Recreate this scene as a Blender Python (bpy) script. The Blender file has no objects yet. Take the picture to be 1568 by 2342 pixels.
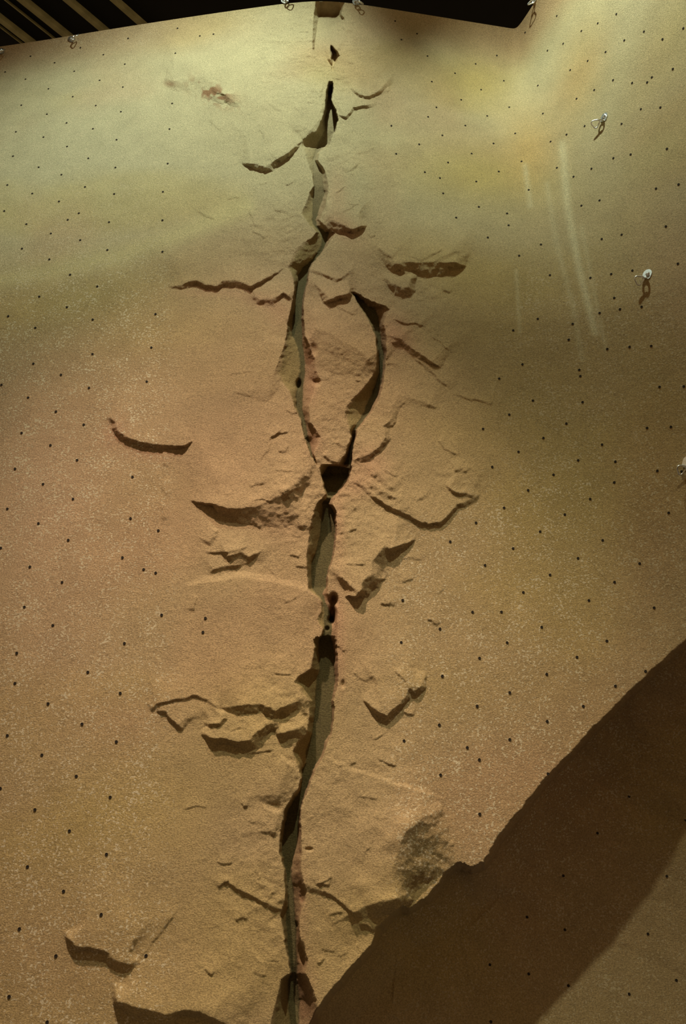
import bpy, bmesh, math, random
import numpy as np
from mathutils import Vector, Matrix

random.seed(4)
S = bpy.context.scene
COL = S.collection

# ------------------------------------------------------------------ camera
PITCH = math.radians(24.4)
FPX = 1786.0
CAM = np.array([0.0, 0.0, 1.6])
CT, ST = math.cos(PITCH), math.sin(PITCH)
cd = bpy.data.cameras.new('camera')
cam = bpy.data.objects.new('camera', cd)
COL.objects.link(cam)
cam.location = CAM
cam.rotation_euler = (math.pi / 2 + PITCH, 0, 0)
cd.sensor_fit = 'VERTICAL'
cd.sensor_height = 23.6
cd.lens = FPX / 2342.0 * 23.6
cd.clip_start = 0.05
S.camera = cam
S.view_settings.view_transform = 'Standard'
S.view_settings.look = 'None'
S.view_settings.gamma = 1
S.view_settings.use_curve_mapping = False
S.view_settings.exposure = 0.04

# ------------------------------------------------------------------ light
w = bpy.data.worlds.new('hall')
S.world = w
w.use_nodes = True
w.node_tree.nodes['Background'].inputs[0].default_value = (1.0, 0.68, 0.32, 1)
w.node_tree.nodes['Background'].inputs[1].default_value = 0.30


def spot(name, loc, target, watts, color, size, blend, radius):
    l = bpy.data.lights.new(name, 'SPOT')
    l.energy = watts
    l.color = color
    l.spot_size = math.radians(size)
    l.spot_blend = blend
    l.shadow_soft_size = radius
    o = bpy.data.objects.new(name, l)
    COL.objects.link(o)
    o.location = loc
    d = Vector(target) - Vector(loc)
    o.rotation_euler = d.to_track_quat('-Z', 'Y').to_euler()
    return o


spot('hall_floodlight', (0.81, 1.76, 8.6), (2.0, 3.9, 6.28), 524, (0.87, 1.0, 0.76), 70.9, 1.0, 0.06)
spot('hall_floodlight', (-0.37, 0.94, 9.2), (-1.21, 3.9, 6.31), 1060, (0.87, 1.0, 0.76), 62.2, 1.0, 0.06)  # extra lamp added for the greenish light on the upper left
spot('hall_floodlight', (-1.2, 0.32, 9.0), (-0.35, 3.8, 0.5), 2420, (1.0, 0.78, 0.57), 40, 1.0, 0.06)
spot('hall_floodlight', (0.6, -0.81, 8.5), (0.8, 3.8, 0.37), 1010, (1.0, 1.0, 0.68), 40, 1.0, 0.07)

# ------------------------------------------------------------------ noise
_rng = np.random.RandomState(11)
_LAT = _rng.rand(256, 256).astype(np.float32)


def vnoise(x, y):
    xi = np.floor(x).astype(np.int32); yi = np.floor(y).astype(np.int32)
    fx = (x - xi).astype(np.float32); fy = (y - yi).astype(np.float32)
    fx = fx * fx * (3 - 2 * fx); fy = fy * fy * (3 - 2 * fy)
    a = _LAT[xi & 255, yi & 255]; b = _LAT[(xi + 1) & 255, yi & 255]
    c = _LAT[xi & 255, (yi + 1) & 255]; d = _LAT[(xi + 1) & 255, (yi + 1) & 255]
    return (a * (1 - fx) + b * fx) * (1 - fy) + (c * (1 - fx) + d * fx) * fy


def fbm(x, y, oct=4, gain=0.5, seed=0.0):
    s = 0; a = 1.0; t = 0
    for k in range(oct):
        s = s + a * (vnoise(x * 2 ** k + seed + 17.3 * k, y * 2 ** k - seed + 9.1 * k) - 0.5)
        t += a
        a *= gain
    return s / t * 2


def sst(a, b, x):
    t = np.clip((x - a) / (b - a), 0, 1)
    return t * t * (3 - 2 * t)


# ------------------------------------------------------------------ large shape of the wall
ZTOP = 7.78


def softplus(v, k):
    return k * np.log1p(np.exp(np.clip(v / k, -40, 40))) + np.maximum(v / k - 40, 0) * k


def base_y(x, z):
    tz = np.clip(softplus(z - 4.6, .35) / (ZTOP - 4.6), 0, 1)
    xl = softplus(-0.15 - x, 0.12)
    xr = softplus(x + 0.15, 0.12)
    y = 3.74 + 0.16 * tz
    y = y + xl * 0.010
    zc = 5.05 + 0.16 * np.clip(x + 2.4, 0, 2)
    y = y + np.minimum(xl, 3.5) / 2.68 * softplus(z - zc, 0.06) * 0.135
    y = y + xr * (0.03 + 0.13 * tz)
    xc = 1.41 + 0.10 * (1 - tz)
    u = np.clip((z - 2.0) / (ZTOP - 2.0), 0, 1)
    slope = 2.45 * u ** 1.5
    kk = 0.012 + 0.40 * (1 - np.clip((z - 4.6) / (ZTOP - 4.6), 0, 1)) ** 1.3 + 0 * x
    y = y - slope * np.minimum(softplus(x - xc, kk), 1.0)
    # the top rim flares forward a little, least above the crack
    fl = .03 + .05 * sst(.4, 2.4, -x) + .10 * np.exp(-((x - 1.35) / .7) ** 2)
    y = y + fl * (1 - np.exp(-np.maximum(ZTOP - z, 0) / .16))
    return y


def project(P):
    d = P - CAM
    zc = d[:, 1] * CT + d[:, 2] * ST
    up = -d[:, 1] * ST + d[:, 2] * CT
    return 784 + FPX * d[:, 0] / zc, 1171 - FPX * up / zc


def ray(px, py):
    u = (px - 784) / FPX; v = (1171 - py) / FPX
    return np.array([u, CT - v * ST, ST + v * CT])


def hit(px, py):
    r = ray(px, py)
    lo, hi = 1.0, 9.0
    prev = 1.0
    for t in np.linspace(1.0, 9.0, 400):
        p = CAM + r * t
        if p[1] > base_y(p[0], p[2]):
            lo, hi = prev, t
            break
        prev = t
    for _ in range(30):
        m = (lo + hi) / 2
        p = CAM + r * m
        if p[1] > base_y(p[0], p[2]): hi = m
        else: lo = m
    return CAM + r * lo


# ------------------------------------------------------------------ broken ledges, each: brink line, height, run-out, width of its cut face
# the raised side lies to the left of the direction of travel
LEDGES = [
    # left face
    ([(376,180),(400,186),(440,176),(465,176),(490,196),(520,220),(548,242)], .085, 60, [6,20,40,50,42,22,4], 'undercut scoop high on the left face'),
    ([(552,371),(575,375),(605,381),(640,358),(665,345),(692,322)], .09, 130, [3,13,16,12,9,5], 'jagged ledge beside the upper crack'),
    ([(386,654),(415,654),(430,646),(450,641),(470,650),(495,656),(503,645),(540,641),(572,651),(598,643),(618,630),(652,612)], .06, 110, [4,9,13,12,9,7,14,18,14,6,5,4], 'long horizontal ledge with a dark underside'),
    ([(572,671),(595,682),(620,684),(637,676),(648,668),(657,674),(670,686)], .05, 26, [10,15,15,8,5,6,8], None),
    ([(243,950),(262,966),(270,984),(285,1000),(318,1009),(350,1016),(395,1021),(420,1018),(440,1009)], .06, 70, [6,10,12,12,9,9,9,7,3], 'curved ledge with a reddish cut face'),
    ([(436,1144),(485,1152),(520,1163),(552,1160),(585,1158),(612,1146),(640,1130),(668,1122),(692,1124)], .105, 90, [3,6,20,36,50,66,84,92,100], 'broad broken bulge left of the crack'),
    ([(640,1130),(660,1116),(680,1100),(695,1088),(712,1086)], .035, 26, [10,14,18,20,14], None),
    ([(474,1246),(488,1226),(497,1210)], .022, 22, [7,9,6], None),
    ([(466,1262),(510,1262),(540,1256),(566,1250)], .016, 18, [4,7,7,3], None),
    ([(512,1276),(532,1268),(550,1263),(566,1270),(577,1281)], .05, 34, [6,17,22,20,8], None),
    ([(478,1308),(500,1298),(528,1294),(556,1290)], .024, 26, [4,8,8,4], None),
    ([(738,1380),(700,1350),(640,1333),(560,1322),(480,1330),(420,1344)], .028, 160, [10,12,14,14,14,10], None),
    ([(333,1604),(348,1618),(370,1607),(390,1602),(450,1590),(475,1600),(490,1612),(507,1620)], .02, 40, [4,7,5,4,5,9,5,4], None),
    ([(355,1624),(378,1627),(392,1646),(418,1668)], .03, 60, [4,6,8,5], None),
    ([(505,1619),(545,1613),(600,1612),(628,1626),(660,1612),(675,1603),(704,1610)], .055, 70, [5,18,18,16,22,26,24], 'stepped ledge beside the lower crack'),
    ([(468,1655),(498,1656),(512,1642),(513,1624)], .03, 26, [8,11,10,5], None),
    ([(461,1674),(480,1689),(512,1690),(545,1697),(572,1692),(583,1676),(600,1666),(620,1655),(642,1652)], .062, 60, [7,10,12,15,22,22,14,14,8], 'lowest step of the broken shelf'),
    ([(630,1680),(655,1676),(680,1665),(703,1652)], .05, 24, [8,12,30,45], None),
    ([(560,1726),(600,1716),(628,1712)], .01, 20, [3,4,3], None),
    ([(508,2012),(550,2035),(600,2060),(620,2072),(652,2080)], .022, 70, [4,7,5,9,12], 'slanting split left of the crack'),
    ([(152,2128),(155,2150),(172,2165),(202,2168),(248,2180),(252,2188),(272,2200),(292,2206),(320,2194)], .05, 200, [3,6,9,8,9,18,22,16,8], 'thin slab edge near the lower left'),
    ([(315,2198),(345,2158),(380,2112),(407,2078)], .012, 24, [5,5,4,2], None),
    ([(262,2250),(268,2290),(300,2300),(345,2313),(375,2322),(420,2310),(455,2314),(500,2336),(560,2360)], .085, 120, [6,10,26,30,26,14,12,12,12], 'thick slab edge at the foot of the left face'),
    ([(690,320),(713,293),(730,275),(734,250),(732,210),(740,188)], .07, 90, [12,16,14,12,14,8], None),
    ([(630,1842),(640,1795),(654,1758),(666,1742)], .05, 60, [16,40,36,14], 'upright shard beside the crack'),
    ([(624,1912),(632,1880),(638,1852)], .03, 30, [8,16,10], None),
    ([(610,920),(622,875),(628,852),(640,818),(655,775)], .03, 60, [6,14,20,24,18], None),
    ([(610,1015),(620,995),(640,990),(658,988)], .014, 16, [3,5,5,3], None),
    ([(590,1058),(612,1032),(620,1008)], .012, 16, [3,4,3], None),
    ([(636,1032),(652,1030),(660,1015)], .016, 16, [3,6,4], None),
    ([(520,855),(545,852),(580,850)], .006, 20, [2,3,2], None),
    ([(372,1030),(375,1048),(372,1068)], .012, 14, [2,4,2], None),
    ([(376,1095),(372,1112),(377,1132)], .010, 14, [2,4,2], None),
    ([(368,1150),(372,1168),(370,1190)], .010, 14, [2,4,2], None),
    # thin cracks in the shaded lower face
    ([(908,2170),(904,2230),(898,2300)], .012, 24, [3,4,3], None),
    ([(1050,2135),(1066,2190),(1071,2250)], .012, 24, [3,4,3], None),
    ([(1168,1985),(1160,2035),(1120,2080),(1064,2128)], .014, 30, [3,5,4,3], None),
    ([(1172,1960),(1176,2000),(1170,2030)], .010, 20, [3,4,3], None),
    ([(878,2318),(900,2322),(915,2335)], .014, 16, [3,6,3], None),
    ([(925,2318),(932,2300),(944,2290)], .012, 16, [3,5,3], None),
    # right face
    ([(798,202),(820,216),(845,220),(865,208),(885,186),(895,171)], .06, 110, [4,6,6,8,12,8], 'rounded flake right of the upper crack'),
    ([(858,214),(876,209),(893,206)], .02, 18, [4,7,3], None),
    ([(772,262),(790,266),(800,258),(806,245),(830,243),(862,238)], .055, 34, [3,6,6,5,7,4], None),
    ([(745,363),(762,360),(778,348)], .022, 22, [6,9,4], None),
    ([(815,352),(838,344),(857,334)], .012, 16, [3,5,3], None),
    ([(786,392),(802,384),(822,371)], .018, 18, [4,7,5], None),
    ([(736,486),(756,496),(780,512),(805,526),(822,522),(838,514)], .11, 90, [12,30,22,12,7,3], 'brown cut ledge across the crack'),
    ([(890,616),(905,602),(922,600),(955,600),(985,600),(1002,602),(1040,600),(1066,608)], .15, 60, [8,22,28,30,34,24,18,4], 'wide undercut slot right of the crack'),
    ([(955,598),(975,585),(995,580),(1014,571)], .02, 18, [6,7,5,3], None),
    ([(993,598),(1015,588),(1030,578),(1050,574)], .02, 18, [6,7,5,3], None),
    ([(862,564),(880,578),(900,590)], .02, 40, [4,9,4], None),
    ([(892,658),(903,650),(920,660),(933,656),(940,642),(944,624)], .09, 26, [14,22,20,20,14,8], 'squarish notch below the undercut slot'),
    ([(1008,650),(1018,662),(1032,668)], .014, 16, [3,5,3], None),
    ([(740,692),(765,680),(790,672),(805,668)], .085, 60, [8,14,15,8], None),
    ([(704,611),(722,620),(745,628),(772,636),(785,630),(800,620),(809,604)], .03, 36, [9,7,5,6,8,8,4], None),
    ([(898,730),(925,740),(950,738),(972,749)], .02, 24, [3,6,5,3], None),
    ([(880,768),(920,774),(945,798),(975,820),(1008,840)], .055, 60, [9,16,12,7,3], 'slanting pink ledge right of the rock wedge'),
    ([(940,812),(990,852),(1032,890)], .018, 30, [5,6,3], None),
    ([(1035,900),(1080,912),(1122,922),(1130,886)], .010, 26, [3,4,4,2], None),
    ([(806,1052),(835,1042),(852,1034),(868,1018),(882,1000),(876,975),(896,958),(892,930),(918,903)], .05, 40, [9,12,10,10,12,10,14,20,16], 'lumpy raised lip right of the crack'),
    ([(900,905),(918,903),(962,918),(1000,930)], .02, 60, [6,18,14,6], None),
    ([(812,1094),(840,1120),(860,1137),(880,1152),(910,1165),(935,1180),(955,1190),(985,1197),(1010,1194),(1022,1178),(1045,1155),(1075,1143),(1094,1130)], .04, 110, [10,10,7,6,7,8,6,6,6,7,7,8,8], 'scalloped lower edge of the right slab'),
    ([(850,1088),(862,1080),(880,1100),(907,1124)], .035, 30, [9,18,14,4], None),
    ([(836,1096),(850,1108),(870,1120),(892,1132),(914,1148)], .03, 22, [4,8,14,14,5], None),
    ([(1018,1108),(1040,1124),(1060,1128),(1095,1133)], .032, 34, [4,8,9,9], None),
    ([(1038,1076),(1054,1070),(1068,1081)], .018, 18, [4,8,3], None),
    ([(1000,1004),(1020,1026),(1050,1041)], .010, 18, [2,4,3], None),
    ([(788,1362),(812,1366),(826,1347),(832,1325),(850,1313),(852,1282),(866,1264),(879,1247),(892,1254),(916,1249),(948,1231)], .095, 60, [4,6,20,32,34,34,38,32,18,9,3], 'ragged overhanging scar right of the crack'),
    ([(828,1595),(850,1615),(872,1634),(885,1639),(905,1613),(931,1591),(934,1578),(950,1579),(963,1568),(973,1536)], .055, 120, [5,8,10,12,12,12,12,12,12,5], 'pointed thin slab right of the lower crack'),
    ([(902,1532),(930,1558),(936,1580)], .012, 20, [2,5,7], None),
    ([(806,1536),(822,1548),(834,1562)], .010, 18, [2,5,3], None),
    ([(1020,1828),(960,1810),(900,1795),(860,1778),(800,1762),(742,1732)], .022, 150, [6,8,9,9,9,6], None),
    ([(772,1752),(800,1748),(815,1742)], .008, 14, [2,5,2], None),
    ([(912,2090),(906,2050),(897,1995),(907,1950),(927,1905),(962,1876),(1012,1846)], .17, 110, [10,40,95,125,120,90,26], 'olive shaded broken corner above the overhang'),
    ([(690,2016),(712,2028),(745,2040),(790,2072),(820,2098)], .02, 60, [24,14,6,4,2], 'slanting split right of the crack'),
    ([(820,2112),(842,2118),(860,2130)], .014, 24, [5,9,5], None),
    ([(702,745),(735,755),(780,778),(830,808),(866,842)], .085, 90, [70,74,78,60,30], None),
    ([(765,1012),(785,1022),(800,1010)], .018, 22, [4,8,5], None),
    ([(740,1040),(758,1052),(775,1060)], .018, 22, [4,7,4], None),
    ([(765,698),(790,710),(812,720)], .016, 18, [3,6,3], None),
]

_r = random.Random(23)
for _ in range(90):
    _y = _r.uniform(120, 2250)
    _c = 735 - (45 if _y > 1800 else 0)
    _x = _c + _r.choice((-1, 1)) * (40 + abs(_r.gauss(0, 1)) * 115)
    if _x > 1010 - max(0, _y - 2000) or _x < 395: continue
    _l = _r.uniform(8, 26); _a = _r.gauss(0.15, .55)
    _p = [(_x + (_t - 1) * _l * math.cos(_a) + _r.uniform(-3, 3), _y + (_t - 1) * _l * math.sin(_a) + _r.uniform(-4, 4)) for _t in range(3)]
    _h = _r.uniform(.005, .014)
    LEDGES.append((_p, _h, _r.uniform(8, 22), [2, _r.uniform(2.5, 5), 2], None))

LIP = [(560,2560),(690,2372),(727,2306),(747,2274),(782,2235),(812,2203),(845,2166),(862,2124),(896,2090),(915,2072),(936,2077),(975,2052),(1003,2022),(1018,1992),(1048,1972),(1076,1984),(1108,1972),(1124,1938),(1150,1900),(1185,1858),(1240,1790),(1300,1725),(1360,1660),(1440,1580),(1568,1462),(1700,1340),(1900,1160)]

# crack rows: picture row, brink left, foot left, foot right, brink right, depth in metres
CRACKS = [
    [(-60,722,729,778,788,.02),(3,722,729,778,788,.05),(6,722,729,778,788,.22),(35,717,730,771,779,.22),(46,716,727,762,790,.09),(80,714,722,750,790,.06),(113,713,717,742,768,.05),(135,733,737,748,757,.05),(150,755,758,760,763,.05),(166,760,761,762,763,.03)],
    [(98,754,755,756,757,.02),(108,755,757,759,763,.12),(124,756,761,770,778,.14),(140,758,761,766,771,.14),(156,760,761,762,763,.04)],
    [(186,752,757,760,762,.06),(210,744,752,757,760,.2),(230,744,749,756,758,.2),(250,742,748,764,768,.2),(275,736,742,771,773,.2),(300,722,744,764,766,.2),(320,692,735,754,758,.22),(335,690,728,742,750,.22),(350,695,722,726,732,.2),(365,700,716,720,727,.18),(393,712,716,736,744,.1),(425,716,718,738,752,.10),(440,706,716,742,750,.12),(470,695,716,733,746,.13),(487,688,716,726,738,.13),(505,700,715,720,730,.12),(519,716,720,724,745,.09),(535,722,734,750,768,.13),(550,700,737,746,758,.15),(560,688,739,744,751,.16),(572,676,735,740,743,.17),(590,667,719,724,727,.19),(605,661,704,710,713,.22),(615,657,693,705,708,.24),(630,667,685,703,706,.25),(645,671,681,700,703,.25),(660,672,678,697,700,.25),(675,673,678,693,697,.24),(700,664,675,690,695,.23),(740,658,668,688,695,.22),(768,654,668,690,697,.2),(790,650,681,691,708,.2),(820,639,690,694,720,.18),(850,629,690,695,722,.16),(873,640,682,690,734,.16),(890,655,680,689,722,.15),(905,663,678,689,716,.14),(930,673,678,689,706,.14),(965,688,690,697,710,.14),(1000,696,698,703,733,.12),(1020,701,703,707,726,.12),(1040,710,711,714,718,.09),(1052,716,717,719,722,.05),(1066,724,725,726,728,.02)],
    [(668,800,803,806,810,.02),(690,815,817,830,850,.13),(708,827,831,856,894,.16),(725,838,842,865,884,.19),(745,850,855,866,877,.2),(770,858,862,869,885,.2),(800,861,866,874,883,.2),(825,862,867,876,881,.2),(850,858,866,873,880,.2),(880,838,861,868,877,.2),(900,820,853,862,871,.2),(915,803,846,856,866,.19),(930,790,842,850,857,.18),(945,787,836,844,849,.16),(960,788,826,833,838,.12),(972,795,816,823,830,.07),(985,800,807,813,818,.07),(1000,803,806,811,814,.15),(1030,791,797,803,806,.2),(1050,781,793,801,804,.23),(1068,772,784,800,803,.24),(1082,752,770,797,801,.25)],
    [(1062,735,760,790,800,.05),(1072,730,750,796,801,.2),(1088,732,735,795,800,.3),(1100,736,739,790,797,.25),(1115,741,745,780,789,.24),(1130,745,750,765,775,.2),(1136,740,748,757,768,.1),(1150,724,738,750,760,.17),(1175,715,738,763,769,.2),(1210,706,735,766,770,.2),(1250,702,727,762,766,.2),(1290,700,713,755,759,.2),(1320,701,712,746,749,.2),(1345,704,716,744,748,.2),(1360,720,724,736,750,.13),(1378,734,738,744,764,.07),(1400,733,742,755,776,.06),(1420,722,740,756,772,.05),(1440,738,743,758,774,.05),(1455,734,738,756,772,.06),(1462,716,731,756,769,.14),(1480,719,730,763,771,.2),(1500,717,731,765,772,.2),(1530,709,731,764,773,.2),(1548,680,727,765,773,.2),(1560,671,728,766,774,.2),(1580,686,724,762,770,.2),(1600,704,722,757,761,.2),(1620,706,720,759,764,.2),(1650,705,718,757,761,.2),(1680,699,714,753,758,.2),(1700,680,708,742,750,.2),(1720,668,703,735,742,.2),(1740,674,700,726,733,.2),(1760,683,690,712,722,.2),(1780,688,692,708,714,.2),(1800,683,689,703,709,.2),(1820,672,681,695,702,.2),(1832,662,672,689,694,.2),(1850,650,660,684,689,.2),(1870,647,655,683,687,.2),(1900,640,649,680,688,.2),(1925,639,645,677,689,.2),(1950,637,645,672,690,.2),(1970,643,649,667,690,.2),(1990,649,654,665,690,.2),(2020,650,657,666,694,.19),(2040,650,658,668,701,.19),(2060,650,659,670,699,.19),(2080,646,658,671,692,.19),(2095,641,656,674,687,.19),(2115,644,656,679,684,.2),(2150,651,658,677,688,.2),(2200,660,664,677,704,.2),(2225,663,666,677,699,.22),(2240,642,661,677,706,.26),(2290,631,660,683,724,.27),(2342,618,667,678,735,.22),(2420,610,664,676,750,.2),(2700,600,650,670,770,.2)],
]


def polydist(qx, qy, pts):
    """nearest distance with side, and (softened) arc position, overshoot and end factor"""
    n = len(pts) - 1
    best = np.full(qx.shape, 1e9, np.float32)
    side = np.zeros(qx.shape, np.float32)
    Ds = []; Ts = []; Os = []; Es = []
    for i in range(n):
        (x0, y0), (x1, y1) = pts[i], pts[i + 1]
        dx, dy = x1 - x0, y1 - y0
        L = math.hypot(dx, dy)
        rx = qx - x0; ry = qy - y0
        t = (rx * dx + ry * dy) / (L * L)
        tc = np.clip(t, 0, 1)
        d = np.hypot(rx - tc * dx, ry - tc * dy)
        s = (rx * dy - ry * dx) / L
        key = d - 1e-3 * np.abs(s)
        m = key < best
        best = np.where(m, key, best)
        side = np.where(m, np.where(s > 0, d, -d), side)
        o = np.zeros_like(d)
        if i == 0: o = np.maximum(o, -t * L)
        if i == n - 1: o = np.maximum(o, (t - 1) * L)
        # on the prolongation of an end the step has died away, so both sides meet there
        e = np.where(o > 0, (np.abs(s) / np.maximum(d, 1e-3)) ** 0.6, 1.0)
        Ds.append(d.astype(np.float32)); Ts.append((i + tc).astype(np.float32)); Os.append(o.astype(np.float32)); Es.append(e.astype(np.float32))
    sg = 2 + .20 * best
    ws = 0; ts = 0; os_ = 0; es = 0
    for d, t, o, e in zip(Ds, Ts, Os, Es):
        w_ = np.exp(-np.minimum((d - best) / sg, 30))
        ws = ws + w_; ts = ts + w_ * t; os_ = os_ + w_ * o; es = es + w_ * e
    return side, ts / ws, os_ / ws, es / ws


KMAP = [None]


def relief(px, py, x, z, ids=None):
    """height (metres, towards the viewer side) of the carved rock over the smooth wall"""
    px = px.astype(np.float32); py = py.astype(np.float32)
    jx = 5.5 * fbm(px / 26, py / 26, 3, 0.65, 3.0) + 2.0 * fbm(px / 7, py / 7, 2, 0.6, 9.0)
    jy = 5.5 * fbm(px / 26, py / 26, 3, 0.65, 33.0) + 2.0 * fbm(px / 7, py / 7, 2, 0.6, 49.0)
    qx = px + jx * .7; qy = py + jy * .7
    h = np.zeros(px.shape, np.float32)
    if ids is not None: KMAP[0] = np.zeros(px.shape, np.float32)
    # broad undulation and chiselled roughness near the crack
    h += 0.010 * fbm(x / 0.9, z / 0.9, 3, 0.5, 5.0)
    cx = 740.0 - 40 * sst(1750, 1900, py)
    near = np.exp(-((px - cx) / 210.0) ** 4)
    inner = np.exp(-((px - cx) / 110.0) ** 4)
    lo = vnoise(x * 2.1 + 4, z * 2.1)
    h += near * (0.010 * fbm(x / 0.22, z / 0.22, 4, 0.55, 21.0))
    rg = 1 - np.abs(fbm(x / 0.13 + 2 * jx / 40, z / 0.10, 3, 0.55, 61.0))
    h += near * sst(.45, .8, lo) * 0.014 * (rg - .8)
    rough = inner * sst(.35, .75, lo)
    h += rough * 0.006 * fbm(x / 0.035, z / 0.03, 3, 0.6, 71.0)
    # lumpy zone around the upper right of the wedge
    lz = np.exp(-(((px - 920) / 120.0) ** 2 + ((py - 690) / 110.0) ** 2)) + np.exp(-(((px - 1040) / 60.0) ** 2 + ((py - 1100) / 60.0) ** 2)) \
        + np.exp(-(((px - 650) / 70.0) ** 2 + ((py - 1140) / 110.0) ** 2)) + np.exp(-(((px - 790) / 60.0) ** 2 + ((py - 370) / 60.0) ** 2)) \
        + np.exp(-(((px - 600) / 110.0) ** 2 + ((py - 1670) / 50.0) ** 2))
    h += lz * (0.011 * fbm(x / 0.07, z / 0.06, 3, 0.55, 83.0))
    h += 0.0012 * fbm(x / 0.02, z / 0.018, 2, 0.6, 91.0)

    nled = len(LEDGES)
    for k, (pts, H, L, wl, lab) in enumerate(LEDGES):
        xs = [p[0] for p in pts]; ys = [p[1] for p in pts]
        pad = max(max(wl), L * 3.2) + 20
        m = (px > min(xs) - pad) & (px < max(xs) + pad) & (py > min(ys) - pad) & (py < max(ys) + pad)
        if not m.any(): continue
        s, t, ov, en = polydist(qx[m], qy[m], pts)
        n = len(pts) - 1
        wv = np.interp(t, range(n + 1), wl)
        prof = np.clip(np.minimum(t, n - t) / (n * 0.16), 0, 1) ** 0.7
        Hv = H * en * prof * np.exp(-(ov / max(14.0, L * .3)) ** 2)
        Lv = L * (0.35 + 0.65 * prof) + 4
        up = np.exp(-(np.maximum(s, 0) / Lv) ** 1.3)
        cut = np.clip(1 + s / np.maximum(wv, 2.5), 0, 1)
        nz = fbm(px[m] / 14.0 + k * 3.1, py[m] / 14.0, 2, .5, 5.0)
        nl = fbm(px[m] / 70.0 + k * 1.7, py[m] / 70.0, 2, .5, 8.0)
        Hv = Hv * (1 + .25 * nl) * HS
        wv = np.maximum(wv, 2.0) * (1 + .45 * nz * np.minimum(1, 14.0 / np.maximum(wv, 2.0)))
        cut = np.clip(1 + s / np.maximum(wv, 2.0), 0, 1)
        val = Hv * np.where(s > 0, up, cut)
        h[m] += val
        if ids is not None and lab:
            sel = (ov < 2) & (s < 3) & (s > -wv - 1) & (prof > .25)
            a = ids[m]; a[sel] = 100 + k; ids[m] = a

    # lower right overhang: the wall below the lip stands back
    m = py > 1050
    if m.any():
        s, t, ov, en = polydist(qx[m], qy[m], LIP)
        n = len(LIP) - 1
        lx = np.interp(t, range(n + 1), [p[0] for p in LIP])
        r = np.interp(lx, [560, 700, 900, 1100, 1300, 1440, 1568, 1750], LIPR)
        dd = np.clip(-s, 0, None)
        back = r * (np.clip(dd / 14.0, 0, 1) * .8 + .2 * np.clip(dd / 90.0, 0, 1))
        bulge = np.interp(lx, [560, 900, 1000, 1200, 1568], [.03, .03, .0, .012, .0]) * np.exp(-np.clip(s, 0, None) / 120.0)
        h[m] += np.where(s > 0, bulge, bulge - back)
        # lower face keeps the rounding of the paint-covered hollow
        if ids is not None:
            a = ids[m]; a[s < -1] = 4; ids[m] = a

    # crack channels
    rx = px + jx * .45
    for k, tab in enumerate(CRACKS):
        ty = [r[0] for r in tab]
        m = (py >= ty[0]) & (py <= ty[-1]) & (px > 560) & (px < 930)
        if not m.any(): continue
        yy = py[m] + jy[m] * .9; xx = rx[m]
        bl, fl, fr, br, dp = [np.interp(yy, ty, [r[c] for r in tab]) for c in range(1, 6)]
        k1 = np.clip((xx - bl) / np.maximum(fl - bl, 1.5), 0, 1)
        k2 = np.clip((br - xx) / np.maximum(br - fr, 1.5), 0, 1)
        kk = np.minimum(k1, k2) * np.clip((yy - ty[0]) / 7.0, 0, 1) * np.clip((ty[-1] - yy) / 7.0, 0, 1)
        dp = dp * np.where(yy > 340, DS, 1.35)
        h0 = h[m]
        # the rock pillar in the fork: its foot stays at the channel depth
        h[m] = np.where(kk > 0, h0 * (1 - kk) - dp * kk, h0)
        if ids is not None:
            a = ids[m]
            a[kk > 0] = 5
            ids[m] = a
            if k > 1:
                KMAP[0][m] = np.where(kk > 0, np.where(k1 < k2, kk, -kk), KMAP[0][m])
    # small pits inside the rubble plug
    for (ax, ay, rr, ry2, d) in [(762,1372,9,12,.09),(760,1405,7,22,.10),(757,1418,7,8,.08),(748,1438,5,5,.02),(784,1565,5,9,.012),(683,880,6,11,.045),(717,800,9,14,.02),(724,875,9,8,.03),(706,1010,10,10,.02),(690,2180,7,22,.03),(706,1942,9,4,.015),(692,2052,6,14,.02)]:
        g = np.exp(-(((px - ax) / rr) ** 2 + ((py - ay) / ry2) ** 2) ** 1.5)
        h -= d * g
    return h


HS = 0.58
DS = 0.55
LIPR = [.60, .65, .75, .85, .68, .36, .11, .0]

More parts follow.
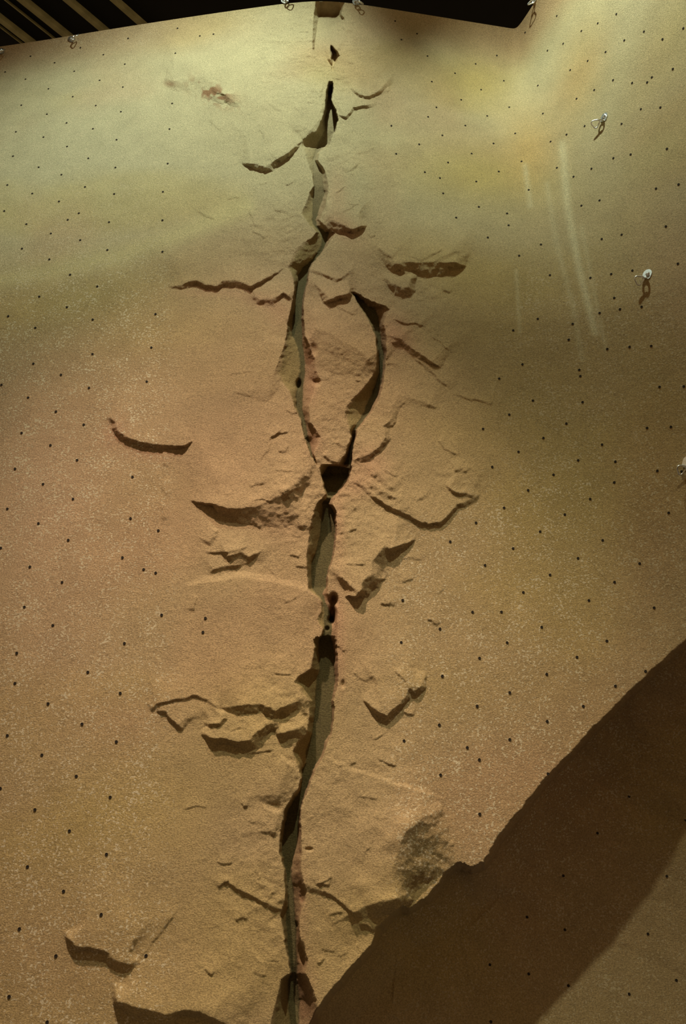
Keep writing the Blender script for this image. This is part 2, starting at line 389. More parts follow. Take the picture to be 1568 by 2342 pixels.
# ------------------------------------------------------------------ paint
def paint(px, py, x, z, h, ids):
    """pigment of the coat: sandy ground, ochre, pink and pale sprayed areas, grey green inside the crack; some light and shade put in"""
    n = px.size
    A = np.array([0.48, 0.345, 0.19], np.float32)      # sand
    pinkc = np.array([0.53, 0.32, 0.19], np.float32)
    ochre = np.array([0.52, 0.385, 0.125], np.float32)
    pale = np.array([0.56, 0.495, 0.32], np.float32)
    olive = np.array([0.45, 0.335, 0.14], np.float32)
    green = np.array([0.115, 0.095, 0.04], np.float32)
    brown = np.array([0.40, 0.22, 0.12], np.float32)
    c = np.tile(A, (n, 1))

    def mixin(col, f):
        f = np.clip(f, 0, 1)[:, None]
        c[:] = c * (1 - f) + col * f

    def blob(cx, cy, rx, ry, ang=0):
        a = math.radians(ang)
        dx = (px - cx) * math.cos(a) + (py - cy) * math.sin(a)
        dy = -(px - cx) * math.sin(a) + (py - cy) * math.cos(a)
        return np.exp(-((dx / rx) ** 2 + (dy / ry) ** 2))

    wv = fbm(x / 0.8, z / 0.8, 4, .5, 7.0)
    mixin(pale, .75 * sst(4.5, 5.9, z + .35 * wv))  # paler upwards: sprayed tone plus the greenish upper light put into colour
    mixin(np.array([.52, .475, .33], np.float32), .6 * blob(160, 340, 330, 210, -10))  # greenish lamp light on the upper left put into the coat colour
    mixin(ochre, .35 * sst(.0, .6, fbm(x / 1.1, z / 0.7, 3, .5, 40.)))
    mixin(pinkc, .40 * sst(.0, .6, fbm(x / 0.9, z / 0.9, 3, .5, 55.)))
    mixin(ochre, .7 * blob(1100, 400, 170, 70, 5) + .55 * blob(1090, 180, 90, 60) + .45 * blob(1000, 600, 170, 60, 10))
    mixin(np.array([0.62, 0.40, 0.15], np.float32), .6 * blob(1210, 340, 60, 90) + .5 * blob(1330, 170, 60, 130, 20))
    mixin(pale, .5 * blob(1420, 120, 50, 180, 15) + .35 * blob(1240, 130, 40, 120))
    # pink brown along the upper edge: pinkish coat with rim shade put into it
    mixin(pinkc * .9, .6 * sst(ZTOP - .55, ZTOP - .05, z + .1 * wv) * (1 - blob(700, 0, 260, 200)))
    mixin(pinkc * .9, .15 * blob(480, 540, 200, 60, -15) + .6 * blob(60, 1030, 200, 260) + .5 * blob(480, 900, 260, 260))
    mixin(ochre * .9, .45 * blob(150, 690, 330, 60, -12) + .35 * blob(420, 760, 200, 70) + .4 * blob(220, 1880, 260, 90, -20) + .3 * blob(600, 1640, 160, 130))
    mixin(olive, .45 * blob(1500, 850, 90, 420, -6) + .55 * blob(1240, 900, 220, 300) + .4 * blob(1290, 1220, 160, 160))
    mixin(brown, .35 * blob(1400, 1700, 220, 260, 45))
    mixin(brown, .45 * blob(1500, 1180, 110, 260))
    mixin(np.array([.40, .275, .155], np.float32), .7 * blob(520, 860, 220, 170))
    mixin(np.array([.60, .40, .26], np.float32), .6 * blob(60, 1130, 190, 260) + .3 * blob(120, 1500, 160, 200))
    mixin(np.array([.44, .29, .165], np.float32), .5 * blob(150, 2200, 260, 180))
    mixin(np.array([.55, .375, .235], np.float32), .65 * blob(700, 610, 270, 110) + .45 * blob(1530, 620, 90, 180))
    # pale drawn streaks down the right hand fold
    for (pts, wd, f) in [([(1285,330),(1298,480),(1325,620),(1360,760)], 9, .75), ([(1250,420),(1272,560),(1310,700),(1330,820)], 7, .3), ([(1200,380),(1212,470)], 7, .5), ([(1180,620),(1188,760)], 5, .35), ([(1330,520),(1352,640),(1385,800)], 6, .3)]:
        m = (px > 1120) & (px < 1460) & (py > 250) & (py < 900)
        s, t, ov, en = polydist(px[m], py[m], pts)
        g = np.zeros(n, np.float32)
        g[m] = f * np.exp(-(np.abs(s) / wd) ** 2) * np.exp(-(ov / 60) ** 2)
        mixin(np.array([.74, .66, .44], np.float32), g * (0.6 + .5 * vnoise(px / 3, py / 6)))
    # light along the left face's crease put into colour as a pale yellow sweep
    m = (px < 620) & (py > 400) & (py < 760)
    s, t, ov, en = polydist(px[m], py[m], [(-80, 660), (100, 622), (280, 585), (440, 525), (560, 470)])
    g = np.zeros(n, np.float32); g[m] = .5 * np.exp(-(np.abs(s) / 24) ** 2) * np.exp(-(ov / 60) ** 2)
    mixin(np.array([.66, .56, .30], np.float32), g)
    # reddish tint in the hollows beside the ledges
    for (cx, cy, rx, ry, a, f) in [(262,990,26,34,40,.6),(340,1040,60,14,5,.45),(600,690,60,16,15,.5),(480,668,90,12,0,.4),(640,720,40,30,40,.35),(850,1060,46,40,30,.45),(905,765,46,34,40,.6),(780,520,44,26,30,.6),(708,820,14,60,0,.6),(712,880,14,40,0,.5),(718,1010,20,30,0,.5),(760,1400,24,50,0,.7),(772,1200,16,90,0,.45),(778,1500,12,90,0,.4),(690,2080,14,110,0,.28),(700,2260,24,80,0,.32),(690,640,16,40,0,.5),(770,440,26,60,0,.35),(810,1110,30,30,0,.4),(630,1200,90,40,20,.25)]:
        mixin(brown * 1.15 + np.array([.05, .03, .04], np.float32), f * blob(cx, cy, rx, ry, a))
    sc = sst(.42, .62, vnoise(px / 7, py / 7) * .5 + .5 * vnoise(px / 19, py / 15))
    mixin(brown * .8, 1.3 * sc * blob(485, 213, 52, 22, 24) + .7 * blob(388, 192, 14, 7, 10))  # mottled brown puts the shade of the scoop's underside into the colour
    mixin(olive * .7, .65 * blob(970, 1960, 62, 85, 20))  # shade of the broken corner put into the colour as olive
    # inside the crack: greenish light left, brown shade right, dim floor put into colour
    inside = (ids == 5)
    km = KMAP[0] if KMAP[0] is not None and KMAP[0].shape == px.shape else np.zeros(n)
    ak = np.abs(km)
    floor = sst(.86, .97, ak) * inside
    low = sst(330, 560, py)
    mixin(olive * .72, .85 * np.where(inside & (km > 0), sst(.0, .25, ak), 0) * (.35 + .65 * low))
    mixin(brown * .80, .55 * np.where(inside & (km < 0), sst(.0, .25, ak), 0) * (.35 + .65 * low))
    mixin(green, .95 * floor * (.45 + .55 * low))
    return np.clip(c, 0, 1)


# ------------------------------------------------------------------ material helpers
def mat_wall():
    m = bpy.data.materials.new('painted_stucco')
    m.use_nodes = True
    nt = m.node_tree; N = nt.nodes; K = nt.links
    b = N['Principled BSDF']
    b.inputs['Roughness'].default_value = 0.85
    b.inputs['Specular IOR Level'].default_value = 0.25
    at = N.new('ShaderNodeAttribute'); at.attribute_name = 'paint'
    sp = N.new('ShaderNodeAttribute'); sp.attribute_name = 'speckle'
    tc = N.new('ShaderNodeTexCoord')
    mp = N.new('ShaderNodeMapping'); mp.inputs['Scale'].default_value = (1.0, 1.0, 1.35)
    K.new(tc.outputs['Object'], mp.inputs[0])
    # grain colour
    n1 = N.new('ShaderNodeTexNoise'); n1.inputs['Scale'].default_value = 125; n1.inputs['Detail'].default_value = 5
    n1.inputs['Roughness'].default_value = 0.72
    K.new(mp.outputs[0], n1.inputs['Vector'])
    r1 = N.new('ShaderNodeMapRange'); r1.inputs[1].default_value = .36; r1.inputs[2].default_value = .64
    r1.inputs[3].default_value = .70; r1.inputs[4].default_value = 1.32
    K.new(n1.outputs['Fac'], r1.inputs[0])
    mul = N.new('ShaderNodeMixRGB'); mul.blend_type = 'MULTIPLY'; mul.inputs[0].default_value = 1
    K.new(at.outputs['Color'], mul.inputs[1]); K.new(r1.outputs[0], mul.inputs[2])
    # blotches
    n3 = N.new('ShaderNodeTexNoise'); n3.inputs['Scale'].default_value = 6; n3.inputs['Detail'].default_value = 5
    K.new(tc.outputs['Object'], n3.inputs['Vector'])
    r3 = N.new('ShaderNodeMapRange'); r3.inputs[1].default_value = .3; r3.inputs[2].default_value = .7
    r3.inputs[3].default_value = .93; r3.inputs[4].default_value = 1.07
    K.new(n3.outputs['Fac'], r3.inputs[0])
    mul2 = N.new('ShaderNodeMixRGB'); mul2.blend_type = 'MULTIPLY'; mul2.inputs[0].default_value = 1
    K.new(mul.outputs[0], mul2.inputs[1]); K.new(r3.outputs[0], mul2.inputs[2])
    # pale speckles rubbed through the coat
    n2 = N.new('ShaderNodeTexNoise'); n2.inputs['Scale'].default_value = 85; n2.inputs['Detail'].default_value = 2.0
    mp2 = N.new('ShaderNodeMapping'); mp2.inputs['Scale'].default_value = (1.0, 1.0, 1.2)
    K.new(tc.outputs['Object'], mp2.inputs[0]); K.new(mp2.outputs[0], n2.inputs['Vector'])
    n4 = N.new('ShaderNodeTexNoise'); n4.inputs['Scale'].default_value = 9; n4.inputs['Detail'].default_value = 3
    K.new(tc.outputs['Object'], n4.inputs['Vector'])
    ad = N.new('ShaderNodeMath'); ad.operation = 'MULTIPLY_ADD'; ad.inputs[1].default_value = .28
    K.new(n4.outputs['Fac'], ad.inputs[0]); K.new(n2.outputs['Fac'], ad.inputs[2])
    r2 = N.new('ShaderNodeMapRange'); r2.inputs[1].default_value = .735; r2.inputs[2].default_value = .79
    K.new(ad.outputs[0], r2.inputs[0])
    mm = N.new('ShaderNodeMath'); mm.operation = 'MULTIPLY'
    K.new(r2.outputs[0], mm.inputs[0]); K.new(sp.outputs['Fac'], mm.inputs[1])
    mx = N.new('ShaderNodeMixRGB'); mx.inputs[2].default_value = (.72, .60, .42, 1)
    K.new(mm.outputs[0], mx.inputs[0]); K.new(mul2.outputs[0], mx.inputs[1])
    K.new(mx.outputs[0], b.inputs['Base Color'])
    bp = N.new('ShaderNodeBump'); bp.inputs['Strength'].default_value = 1.0; bp.inputs['Distance'].default_value = 0.008
    K.new(n1.outputs['Fac'], bp.inputs['Height']); K.new(bp.outputs[0], b.inputs['Normal'])
    return m


def mat_plain(name, col, rough=.5, metal=0.0, scale=30, var=.12):
    m = bpy.data.materials.new(name)
    m.use_nodes = True
    nt = m.node_tree; N = nt.nodes; K = nt.links
    b = N['Principled BSDF']
    b.inputs['Metallic'].default_value = metal
    n = N.new('ShaderNodeTexNoise'); n.inputs['Scale'].default_value = scale; n.inputs['Detail'].default_value = 3
    tc = N.new('ShaderNodeTexCoord'); K.new(tc.outputs['Object'], n.inputs['Vector'])
    cr = N.new('ShaderNodeValToRGB')
    cr.color_ramp.elements[0].position = .3; cr.color_ramp.elements[1].position = .7
    cr.color_ramp.elements[0].color = tuple(v * (1 - var) for v in col) + (1,)
    cr.color_ramp.elements[1].color = tuple(min(1, v * (1 + var)) for v in col) + (1,)
    K.new(n.outputs['Fac'], cr.inputs[0]); K.new(cr.outputs[0], b.inputs['Base Color'])
    rr = N.new('ShaderNodeMapRange'); rr.inputs[3].default_value = rough * .85; rr.inputs[4].default_value = min(1, rough * 1.15)
    K.new(n.outputs['Fac'], rr.inputs[0]); K.new(rr.outputs[0], b.inputs['Roughness'])
    return m


M_WALL = mat_wall()
M_STEEL = mat_plain('polished_steel', (.86, .87, .90), .36, 1.0, 200, .08)
M_DARKSTEEL = mat_plain('dark_zinc', (.30, .29, .30), .35, 1.0, 200, .1)
M_HOLE = mat_plain('hole_shade_insert', (.020, .012, .007), .95, 0.0, 400, .2)  # near black puts the dark of the hole depth into the colour
M_CEIL = mat_plain('black_ceiling_paint', (.006, .006, .006), .9, 0, 5, .2)
M_BEAM = mat_plain('dull_galvanised_steel', (.45, .42, .24), .6, 0.0, 8, .25)
M_MAT = mat_plain('grey_crash_mat', (.09, .09, .10), .8, 0, 12, .2)
M_BACK = mat_plain('plywood_edge', (.35, .24, .13), .8, 0, 20, .2)


def empty(name, loc, label, cat, group=None):
    o = bpy.data.objects.new(name, None)
    o.empty_display_size = .1
    COL.objects.link(o)
    o.location = loc
    o['label'] = label; o['category'] = cat
    if group: o['group'] = group
    return o


def child(name, me, parent, label=None):
    o = bpy.data.objects.new(name, me)
    COL.objects.link(o)
    if parent is not None:
        o.parent = parent
    if label: o['label'] = label
    return o


# ------------------------------------------------------------------ the wall sheet
Q = 1.0
def axis(parts):
    out = []
    for a, b, d in parts:
        n = max(1, int(round((b - a) / (d * Q))))
        out += list(np.linspace(a, b, n, endpoint=False))
    out.append(parts[-1][1])
    return np.array(out)


X = axis([(-3.7, -2.9, .03), (-2.9, -1.5, .010), (-1.5, -.62, .005), (-.62, .62, .0035), (.62, 1.5, .0055), (1.5, 2.45, .006), (2.45, 2.9, .02)])
Z = axis([(0.0, .85, .02), (.85, 2.6, .0042), (2.6, 4.6, .005), (4.6, ZTOP, .0068)])
nx, nz = len(X), len(Z)
XX, ZZ = np.meshgrid(X, Z)
x = XX.ravel(); z = ZZ.ravel()
y = base_y(x, z)
P = np.stack([x, y, z], 1)
px, py = project(P)
ids = np.zeros(px.shape, np.int32)
# faces of the sheet: 1 left face, 2 right face, 3 side wall, 4 below the lip, 5 crack, 6 wedge
midx = np.interp(py, [-200, 165, 300, 500, 600, 700, 1000, 1075, 1130, 1400, 1700, 1900, 2342, 2700], [757, 761, 755, 722, 705, 690, 703, 735, 760, 748, 722, 665, 670, 670])
ids[:] = np.where(px < midx, 1, 2)
r2b = np.interp(py, [600, 672, 745, 850, 960, 1080], [800, 806, 860, 868, 830, 795])
wedge = (py > 690) & (py < 1085) & (px > midx) & (px < r2b)
ids[wedge] = 6
xcl = 1.41 + 0.10 * (1 - np.clip((z - 4.6) / (ZTOP - 4.6), 0, 1))
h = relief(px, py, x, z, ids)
D = CAM - P
D /= np.linalg.norm(D, axis=1)[:, None]
V = P + D * h[:, None]
side = (x > xcl + .03) & (z > 2.3)
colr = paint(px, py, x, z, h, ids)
# where the coat is rubbed through: away from the carved middle
lft = sst(430, 330, px + 20 * fbm(px / 60, py / 60, 2, .5, 2.)) * (1 - .6 * sst(700, 450, py))
rgt = sst(840, 960, px) * sst(1150, 1350, py + .6 * (px - 900)) * sst(2700, 1700, py) * sst(1650, 1250, px)
rgt2 = .55 * sst(1050, 1250, px) * sst(500, 700, py)
speck = np.clip(np.maximum(np.maximum(lft, rgt), rgt2) + .05, 0, 1).astype(np.float32)
speck *= np.where(ids == 5, 0, 1)

idx = np.arange(nx * nz).reshape(nz, nx)
fa = idx[:-1, :-1].ravel(); fb = idx[:-1, 1:].ravel(); fc = idx[1:, 1:].ravel(); fd = idx[1:, :-1].ravel()
FACES = np.stack([fa, fb, fc, fd], 1)
fid = ids[fa].copy()
fid[(side[fa]) & (fid != 4)] = 3
for k in np.unique(fid):
    if k >= 100 and (fid == k).sum() < 60:
        fid[fid == k] = 1


def mesh_from(name, faces, mats):
    used, inv = np.unique(faces.ravel(), return_inverse=True)
    me = bpy.data.meshes.new(name)
    nf = len(faces)
    me.vertices.add(len(used))
    me.vertices.foreach_set('co', V[used].astype(np.float32).ravel())
    me.loops.add(nf * 4)
    me.loops.foreach_set('vertex_index', inv.astype(np.int32).ravel())
    me.polygons.add(nf)
    me.polygons.foreach_set('loop_start', np.arange(0, nf * 4, 4, dtype=np.int32))
    me.update(calc_edges=True)
    me.polygons.foreach_set('use_smooth', np.ones(nf, bool))
    a = me.color_attributes.new('paint', 'FLOAT_COLOR', 'POINT')
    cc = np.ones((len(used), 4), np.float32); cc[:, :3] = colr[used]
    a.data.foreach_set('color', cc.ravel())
    s = me.attributes.new('speckle', 'FLOAT', 'POINT')
    s.data.foreach_set('value', speck[used].astype(np.float32))
    me.materials.append(mats)
    return me


WALL = empty('climbing_wall', (0, 0, 0), 'sand coloured textured climbing wall split top to bottom by a deep zigzag crack', 'climbing wall')
SIDE = empty('climbing_wall', (0, 0, 0), 'plain side face of the climbing wall right of the inner corner, with three or so bolt hangers', 'climbing wall')
SIDE['label'] = 'smooth side climbing wall right of the inner corner, without any crack'
PART = {1: ('rock_face', WALL, 'left rock face with broken ledges'), 2: ('rock_face', WALL, 'right rock face beside the crack'),
        3: ('rock_face', SIDE, None), 4: ('undercut_face', WALL, 'shaded face set back under the slanting lip'),
        5: ('crack_channel', WALL, 'deep grey green channel of the crack'), 6: ('rock_wedge', WALL, 'wedge of rock standing in the fork of the crack')}
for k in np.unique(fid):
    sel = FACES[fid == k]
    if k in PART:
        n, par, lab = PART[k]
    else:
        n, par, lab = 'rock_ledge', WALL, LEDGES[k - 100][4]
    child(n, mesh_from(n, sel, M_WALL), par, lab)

# capping along the top and the returns behind the sheet
def strip_mesh(name, a, b, thick_pts, mat):
    bm = bmesh.new()
    rows = [[bm.verts.new(Vector(p)) for p in r] for r in thick_pts]
    for r0, r1 in zip(rows[:-1], rows[1:]):
        for i in range(len(r0) - 1):
            bm.faces.new((r0[i], r0[i + 1], r1[i + 1], r1[i]))
    me = bpy.data.meshes.new(name); bm.to_mesh(me); bm.free()
    me.materials.append(mat)
    return me


toprow = V[idx[-1, ::4]]
m1 = toprow[toprow[:, 0] <= 1.45]; m2 = toprow[toprow[:, 0] >= 1.43]
for pts, par in ((m1, WALL), (m2, SIDE)):
    back = pts.copy(); back[:, 1] += .14
    if par is SIDE: back[:, 0] += .12
    low = back.copy(); low[:, 2] -= .5
    child('top_edge', strip_mesh('top_edge', None, None, [pts, back, low], M_BACK), par)

# ------------------------------------------------------------------ threaded bolt holes
def surf(pxx, pyy):
    p = hit(pxx, pyy)
    hh = relief(np.array([pxx], float), np.array([pyy], float), np.array([p[0]]), np.array([p[2]]))[0]
    e = .01
    gx = (base_y(p[0] + e, p[2]) - base_y(p[0] - e, p[2])) / (2 * e)
    gz = (base_y(p[0], p[2] + e) - base_y(p[0], p[2] - e)) / (2 * e)
    nrm = Vector((float(gx), -1.0, float(gz))).normalized()
    d = CAM - p; d = d / np.linalg.norm(d)
    return Vector(p + d * hh), nrm, Vector(p)


R = [
 (0,0,[(140,258),(250,288),(368,219),(473,251),(586,176),(571,294),(812,130),(802,244),(562,399),(456,368),(340,327),(24,330),(117,363),(222,407),(333,443),(98,482),(438,484),(553,512),(215,523),(305,563),(425,590),(787,474),(775,591),(73,604),(199,628),(307,671),(533,640),(60,715),(404,725),(177,766),(281,800),(528,767),(767,749),(34,847),(148,886),(389,856),(522,888),(745,878),(20,966),(270,922),(361,976),(499,1017),(310,1006),(121,1026),(743,1008),(233,1069),(367,1099),(101,1138),(491,1144),(743,1152),(226,1187),(914,165),(976,157)]),
 (0,600,[(321,57),(445,111),(180,157),(306,206),(38,247),(424,262),(711,237),(162,300),(692,390),(423,420),(153,464),(279,515),(407,575),(671,546),(7,561),(129,619),(256,683),(383,743),(99,781),(231,837),(353,905),(69,945),(606,982),(197,1015),(334,1083),(34,1128),(597,1172),(176,1195)]),
 (0,1200,[(724,27),(4,107),(312,71),(137,193),(560,151),(284,264),(657,205),(712,221),(112,377),(739,413),(242,461),(939,428),(928,492),(569,543),(77,588),(402,675),(69,726),(550,771),(220,819),(375,912),(34,965),(532,993),(192,1054),(349,1151)]),
 (0,1742,[(2,123),(504,163),(160,220),(318,317),(487,424),(126,481),(291,593),(463,700),(89,765),(256,889),(668,888),(42,1075),(216,1192)]),
 (784,0,[(238,97),(338,155),(267,182),(386,257),(406,374),(512,336),(606,293),(703,255),(735,370),(631,411),(540,457),(427,492),(760,491),(659,531),(559,575),(454,620),(389,535),(221,576),(348,661),(243,704),(787,611),(688,657),(588,703),(480,744),(374,788),(443,815),(816,739),(712,785),(609,831),(849,869),(621,947),(750,977),(517,996),(458,885),(757,1031),(662,1087),(905,1119),(1250,65),(978,73),(1165,107),(1090,142),(833,149),(1376,145),(1461,180),(1286,185),(1007,200),(935,232),(1201,238),(1119,279),(1039,321),(1508,316),(1412,354),(1391,377),(1322,380),(1235,367),(1149,412),(891,392),(1068,452),(914,520),(1451,492),(1362,500),(1274,567),(1105,577),(1022,616),(949,648),(1481,681),(1315,707),(1236,724),(1136,772),(978,768),(1054,809),(1534,844),(1431,863),(1173,917),(1090,941),(1476,1036),(1274,1074),(1183,1094),(805,1170),(1556,130)]),
 (784,600,[(1323,38),(1226,54),(1131,71),(946,59),(1531,7),(1240,163),(1365,204),(1266,215),(1173,232),(1050,282),(890,259),(778,312),(1032,354),(1409,383),(1310,387),(1208,397),(820,467),(714,532),(1080,492),(1085,521),(1447,570),(1558,568),(868,633),(1095,640),(760,697),(1021,738),(1499,753),(1390,758),(640,762),(916,804),(1184,834),(802,867),(1075,906),(1245,912),(682,936),(1548,957),(1437,954),(962,972),(1240,1007),(846,1043),(1130,1083),(736,1123),(1489,1146),(1014,1154),(608,1192)]),
 (784,1200,[(901,32),(490,78),(777,109),(1187,72),(1074,154),(649,186),(1356,178),(946,230),(1241,263),(824,310),(273,346),(1124,347),(1422,380),(592,400),(724,399),(908,469),(443,477),(266,539),(750,540),(1206,532),(1069,606),(624,611),(454,693),(931,684),(1383,671),(762,768),(1245,738),(613,830),(1098,831),(440,916),(933,900),(762,983),(279,989),(568,1020),(623,1075),(446,1145),(937,1140)]),
 (784,1742,[(625,240),(1308,159),(1163,327),(1007,522),(1480,524),(841,711),(1014,769),(1394,788),(671,929),(849,971),(1030,1025),(1524,1000),(1308,1063),(676,1190),(1566,267)]),
]


def hole_mesh(r=.0058):
    bm = bmesh.new()
    prof = [(r * 1.22, -.002), (r * 1.18, .0016), (r * .98, .0020), (r * .93, .0004), (0.0, .0003)]
    n = 12
    rows = []
    for rr, hh in prof[:-1]:
        rows.append([bm.verts.new((rr * math.cos(2 * math.pi * i / n), rr * math.sin(2 * math.pi * i / n), hh)) for i in range(n)])
    for a, b in zip(rows[:-1], rows[1:]):
        for i in range(n):
            bm.faces.new((a[i], a[(i + 1) % n], b[(i + 1) % n], b[i]))
    bm.faces.new(rows[-1])
    me = bpy.data.meshes.new('bolt_hole'); bm.to_mesh(me); bm.free()
    me.materials.append(M_HOLE)
    return me


HM = hole_mesh()
allh = []
for ox, oy, L in R:
    for a, b in L:
        allh.append((ox + a / 2, oy + b / 2))
fin = []
for (hx, hy) in allh:
    p, nrm, bp_ = surf(hx, hy)
    dist = (p - Vector(CAM)).length
    xcv = 1.41 + .10 * (1 - min(max((bp_.z - 4.6) / (ZTOP - 4.6), 0), 1))
    fin.append((dist, p, nrm, SIDE if (bp_.x > xcv + .03 and bp_.z > 2.3) else WALL))
fin.sort(key=lambda q: q[0])
cnt = {id(WALL): 0, id(SIDE): 0}
rest = {'climbing_wall': [], 'side': []}
for dist, p, nrm, par in fin:
    mw = Matrix.Translation(p + nrm * .0016) @ nrm.to_track_quat('Z', 'Y').to_matrix().to_4x4()
    if cnt[id(par)] < 99:
        o = child('bolt_hole', HM, par)
        o.matrix_local = mw
        cnt[id(par)] += 1
    else:
        rest['climbing_wall' if par is WALL else 'side'].append(mw)
for key, par in (('climbing_wall', WALL), ('side', SIDE)):
    if rest[key]:
        bm = bmesh.new()
        for mw in rest[key]:
            t = bmesh.new(); t.from_mesh(HM); t.transform(mw)
            tm = bpy.data.meshes.new('t'); t.to_mesh(tm); t.free()
            bm.from_mesh(tm); bpy.data.meshes.remove(tm)
        me = bpy.data.meshes.new('bolt_hole'); bm.to_mesh(me); bm.free(); me.materials.append(M_HOLE)
        o = child('bolt_hole', me, par, 'the smaller, more distant bolt holes')
        o['kind'] = 'stuff'

# ------------------------------------------------------------------ bolt hangers
def tube(bm, pts, r, closed=False, n=10):
    pts = [Vector(p) for p in pts]
    rings = []
    m = len(pts)
    for i, p in enumerate(pts):
        a = pts[(i - 1) % m] if closed or i > 0 else p
        b = pts[(i + 1) % m] if closed or i < m - 1 else p
        t = (b - a).normalized()
        up = Vector((0, 0, 1)) if abs(t.z) < .9 else Vector((1, 0, 0))
        u = t.cross(up).normalized(); v = t.cross(u).normalized()
        rings.append([bm.verts.new(p + (u * math.cos(2 * math.pi * k / n) + v * math.sin(2 * math.pi * k / n)) * r) for k in range(n)])
    # keep neighbouring rings aligned
    for i in range(m if closed else m - 1):
        A, B = rings[i], rings[(i + 1) % m]
        off = min(range(n), key=lambda o_: sum((A[k].co - B[(k + o_) % n].co).length for k in range(0, n, 3)))
        for k in range(n):
            bm.faces.new((A[k], A[(k + 1) % n], B[(k + 1 + off) % n], B[(k + off) % n]))
    if not closed:
        bm.faces.new(rings[0]); bm.faces.new(list(reversed(rings[-1])))


def slab(bm, outline, thick, mtx):
    lo = [bm.verts.new(mtx @ Vector((a, b, 0))) for a, b in outline]
    hi = [bm.verts.new(mtx @ Vector((a, b, thick))) for a, b in outline]
    bm.faces.new(list(reversed(lo))); bm.faces.new(hi)
    n = len(lo)
    for i in range(n):
        bm.faces.new((lo[i], lo[(i + 1) % n], hi[(i + 1) % n], hi[i]))


def plate_mesh():
    """stainless hanger: a foot flat on the wall (z out of the wall) and an eared eye folded out"""
    bm = bmesh.new()
    foot = [(.022 * math.cos(a), .026 * math.sin(a)) for a in np.linspace(math.pi * .0, math.pi, 10)] + [(-.020, -.022), (-.012, -.030), (.014, -.030), (.021, -.022)]
    slab(bm, foot, .003, Matrix.Identity(4))
    # eye: ring shaped ear rising from the lower edge of the foot
    n = 20
    m = Matrix.Translation((0.0, -.028, .002)) @ Matrix.Rotation(math.radians(62), 4, 'X') @ Matrix.Rotation(math.radians(0), 4, 'Z')
    outer = []; inner = []
    for k in range(n):
        a = 2 * math.pi * k / n
        outer.append(Vector((.021 * math.cos(a), -.026 + .026 * math.sin(a), 0)))
        inner.append(Vector((.011 * math.cos(a), -.028 + .012 * math.sin(a), 0)))
    m = Matrix.Translation((0.0, -.024, .002)) @ Matrix.Rotation(math.radians(-58), 4, 'X')
    oo = []; 
    for zz in (0, .003):
        oo.append(([bm.verts.new(m @ (v + Vector((0, 0, zz)))) for v in outer], [bm.verts.new(m @ (v + Vector((0, 0, zz)))) for v in inner]))
    for k in range(n):
        j = (k + 1) % n
        bm.faces.new((oo[0][0][k], oo[0][0][j], oo[0][1][j], oo[0][1][k]))
        bm.faces.new((oo[1][0][k], oo[1][0][j], oo[1][1][j], oo[1][1][k]))
        bm.faces.new((oo[0][0][k], oo[0][0][j], oo[1][0][j], oo[1][0][k]))
        bm.faces.new((oo[0][1][k], oo[0][1][j], oo[1][1][j], oo[1][1][k]))
    bmesh.ops.recalc_face_normals(bm, faces=bm.faces)
    me = bpy.data.meshes.new('hanger_plate'); bm.to_mesh(me); bm.free()
    me.materials.append(M_STEEL)
    return me


def bolt_mesh():
    bm = bmesh.new()
    slab(bm, [(.0125 * math.cos(a), .0125 * math.sin(a)) for a in np.linspace(0, 2 * math.pi, 16, endpoint=False)], .0018, Matrix.Translation((0, .004, .003)))
    slab(bm, [(.010 * math.cos(a), .010 * math.sin(a)) for a in np.linspace(0, 2 * math.pi, 6, endpoint=False)], .0085, Matrix.Translation((0, .004, .0048)))
    me = bpy.data.meshes.new('bolt'); bm.to_mesh(me); bm.free(); me.materials.append(M_STEEL)
    return me


def ring_mesh():
    """rounded triangular steel link hanging through the eye"""
    bm = bmesh.new()
    pts = []
    for a in np.linspace(0, 2 * math.pi, 28, endpoint=False):
        rr = .022 * (1 + .16 * math.cos(3 * (a - math.pi / 2)))
        pts.append((rr * math.cos(a), rr * math.sin(a) - .020, 0))
    tube(bm, pts, .0042, True, 10)
    bmesh.ops.recalc_face_normals(bm, faces=bm.faces)
    me = bpy.data.meshes.new('steel_link'); bm.to_mesh(me); bm.free(); me.materials.append(M_STEEL)
    for p in me.polygons: p.use_smooth = True
    return me


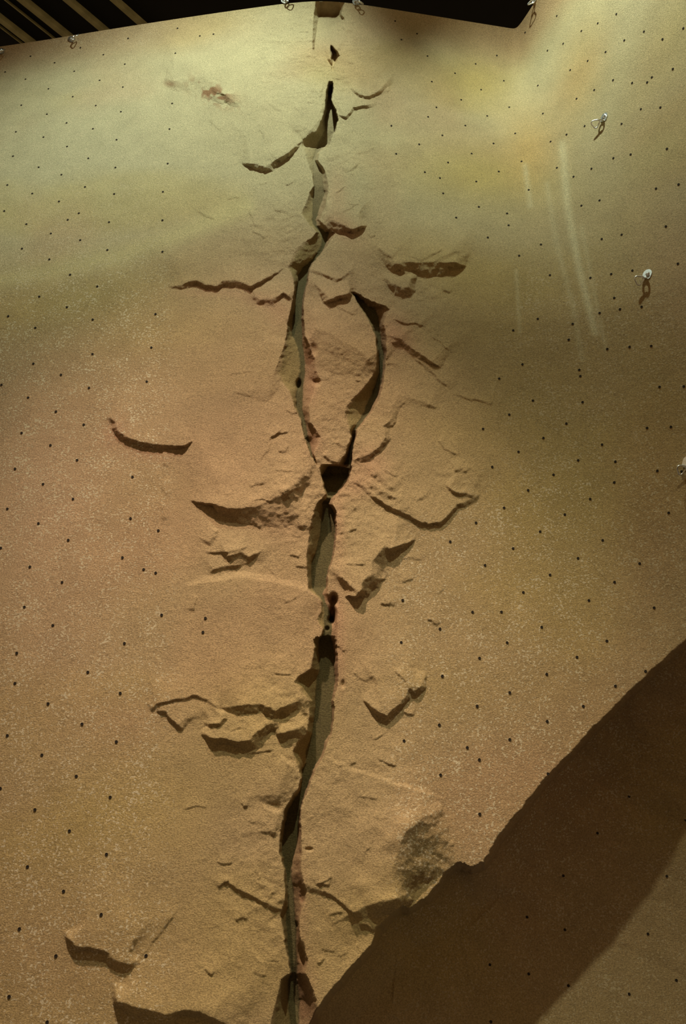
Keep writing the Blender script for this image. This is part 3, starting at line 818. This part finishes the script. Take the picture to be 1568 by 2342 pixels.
PM, BM_, RM = plate_mesh(), bolt_mesh(), ring_mesh()
HANG = [
    # px, py, roll of the plate (deg, in the wall plane), link swing
    (3, 117, 20, 60, 'steel bolt hanger cut by the left frame edge under the ceiling'),
    (163, 90, 55, 35, 'steel bolt hanger with link on the upper left wall edge below the ceiling ribs'),
    (650, 3, 40, 30, 'steel bolt hanger just peeping in at the top left of the crack'),
    (812, 6, 15, 25, 'steel bolt hanger right of the square niche at the crack top'),
    (1222, 0, 10, -20, 'steel bolt hanger above the inner corner at the top of the side wall'),
    (1382, 268, -28, -50, 'shiny steel bolt hanger with link, upper one on the side wall'),
    (1480, 627, -28, -50, 'shiny steel bolt hanger with link, halfway up the side wall'),
    (1572, 1055, -28, -50, 'steel bolt hanger half cut by the right frame edge'),
]
for hx, hy, roll, swing, lab in HANG:
    p, nrm, _ = surf(hx, max(hy, 2) if hy < 0 else hy)
    if hy < 0:
        p = p + Vector((0, 0, .04))
    zax = nrm; xax = Vector((0, 0, 1)).cross(zax).normalized(); yax = zax.cross(xax).normalized()
    mw = Matrix((xax, yax, zax)).transposed().to_4x4()
    e = empty('bolt_hanger', (0, 0, 0), lab, 'bolt hanger', 'steel bolt hangers on the climbing wall')
    e.matrix_world = Matrix.Translation(p + nrm * .003) @ mw @ Matrix.Rotation(math.radians(roll), 4, 'Z') @ Matrix.Scale(1.12, 4)
    child('hanger_plate', PM, e)
    child('bolt', BM_, e)
    r = child('steel_link', RM, e)
    r.matrix_local = Matrix.Translation((0.0, -.048, .036)) @ Matrix.Rotation(math.radians(swing), 4, 'Z') @ Matrix.Rotation(math.radians(38), 4, 'Y') @ Matrix.Rotation(math.radians(-18), 4, 'X')

# ------------------------------------------------------------------ the hall around
def box(name, a, b, mat, parent=None):
    bm = bmesh.new()
    bmesh.ops.create_cube(bm, size=1)
    for v in bm.verts:
        v.co = Vector([(a[i] + b[i]) / 2 + v.co[i] * (b[i] - a[i]) for i in range(3)])
    me = bpy.data.meshes.new(name); bm.to_mesh(me); bm.free(); me.materials.append(mat)
    return child(name, me, parent)


CZ = 9.7
c = box('ceiling', (-14, -8, CZ), (12, 18, CZ + .2), M_CEIL); c['kind'] = 'structure'
f = box('floor', (-14, -8, -.2), (12, 18, 0), M_MAT); f['kind'] = 'structure'

# slanting steel roof ribs seen over the left end of the wall
dirv = Vector((.66, .75, 0)).normalized()
perp = Vector((dirv.y, -dirv.x, 0))


def rib(pxx, pyy, width, depth, name, label, group):
    r = ray(pxx, pyy)
    t = (CZ - depth - CAM[2]) / r[2]
    p = Vector(CAM + r * t)
    bm = bmesh.new()
    # folded channel: bottom flange, web and small return lip
    prof = [(-width / 2, depth), (-width / 2, 0), (width / 2, 0), (width / 2, depth), (width / 2 - .006, depth), (width / 2 - .006, .006), (-width / 2 + .006, .006), (-width / 2 + .006, depth)]
    ends = []
    for s in (-5.5, 4.5):
        ends.append([bm.verts.new(dirv * s + perp * a + Vector((0, 0, b))) for a, b in prof])
    n = len(prof)
    for i in range(n):
        bm.faces.new((ends[0][i], ends[0][(i + 1) % n], ends[1][(i + 1) % n], ends[1][i]))
    bm.faces.new(ends[0]); bm.faces.new(list(reversed(ends[1])))
    bmesh.ops.recalc_face_normals(bm, faces=bm.faces)
    me = bpy.data.meshes.new(name); bm.to_mesh(me); bm.free(); me.materials.append(M_BEAM)
    o = child(name, me, None)
    o.location = p
    o['label'] = label; o['category'] = 'roof beam'; o['group'] = group
    return o


G = 'slanting steel ribs under the dark roof'
rib(22, 64, .055, .07, 'roof_rib', 'wide steel roof rib nearest the left frame edge', G)
rib(92, 37, .060, .07, 'roof_rib', 'wide steel roof rib, second from the left frame edge', G)
rib(186, 30, .055, .07, 'roof_rib', 'wide steel roof rib, third from the left frame edge', G)
rib(281, 21, .050, .07, 'roof_rib', 'wide steel roof rib, rightmost and nearest the wall top', G)
rib(62, 41, .012, .03, 'roof_rib', 'thin steel strip between the first and second wide roof ribs', G)
rib(20, 78, .010, .03, 'roof_rib', 'thin steel strip just left of the leftmost wide roof rib', G)
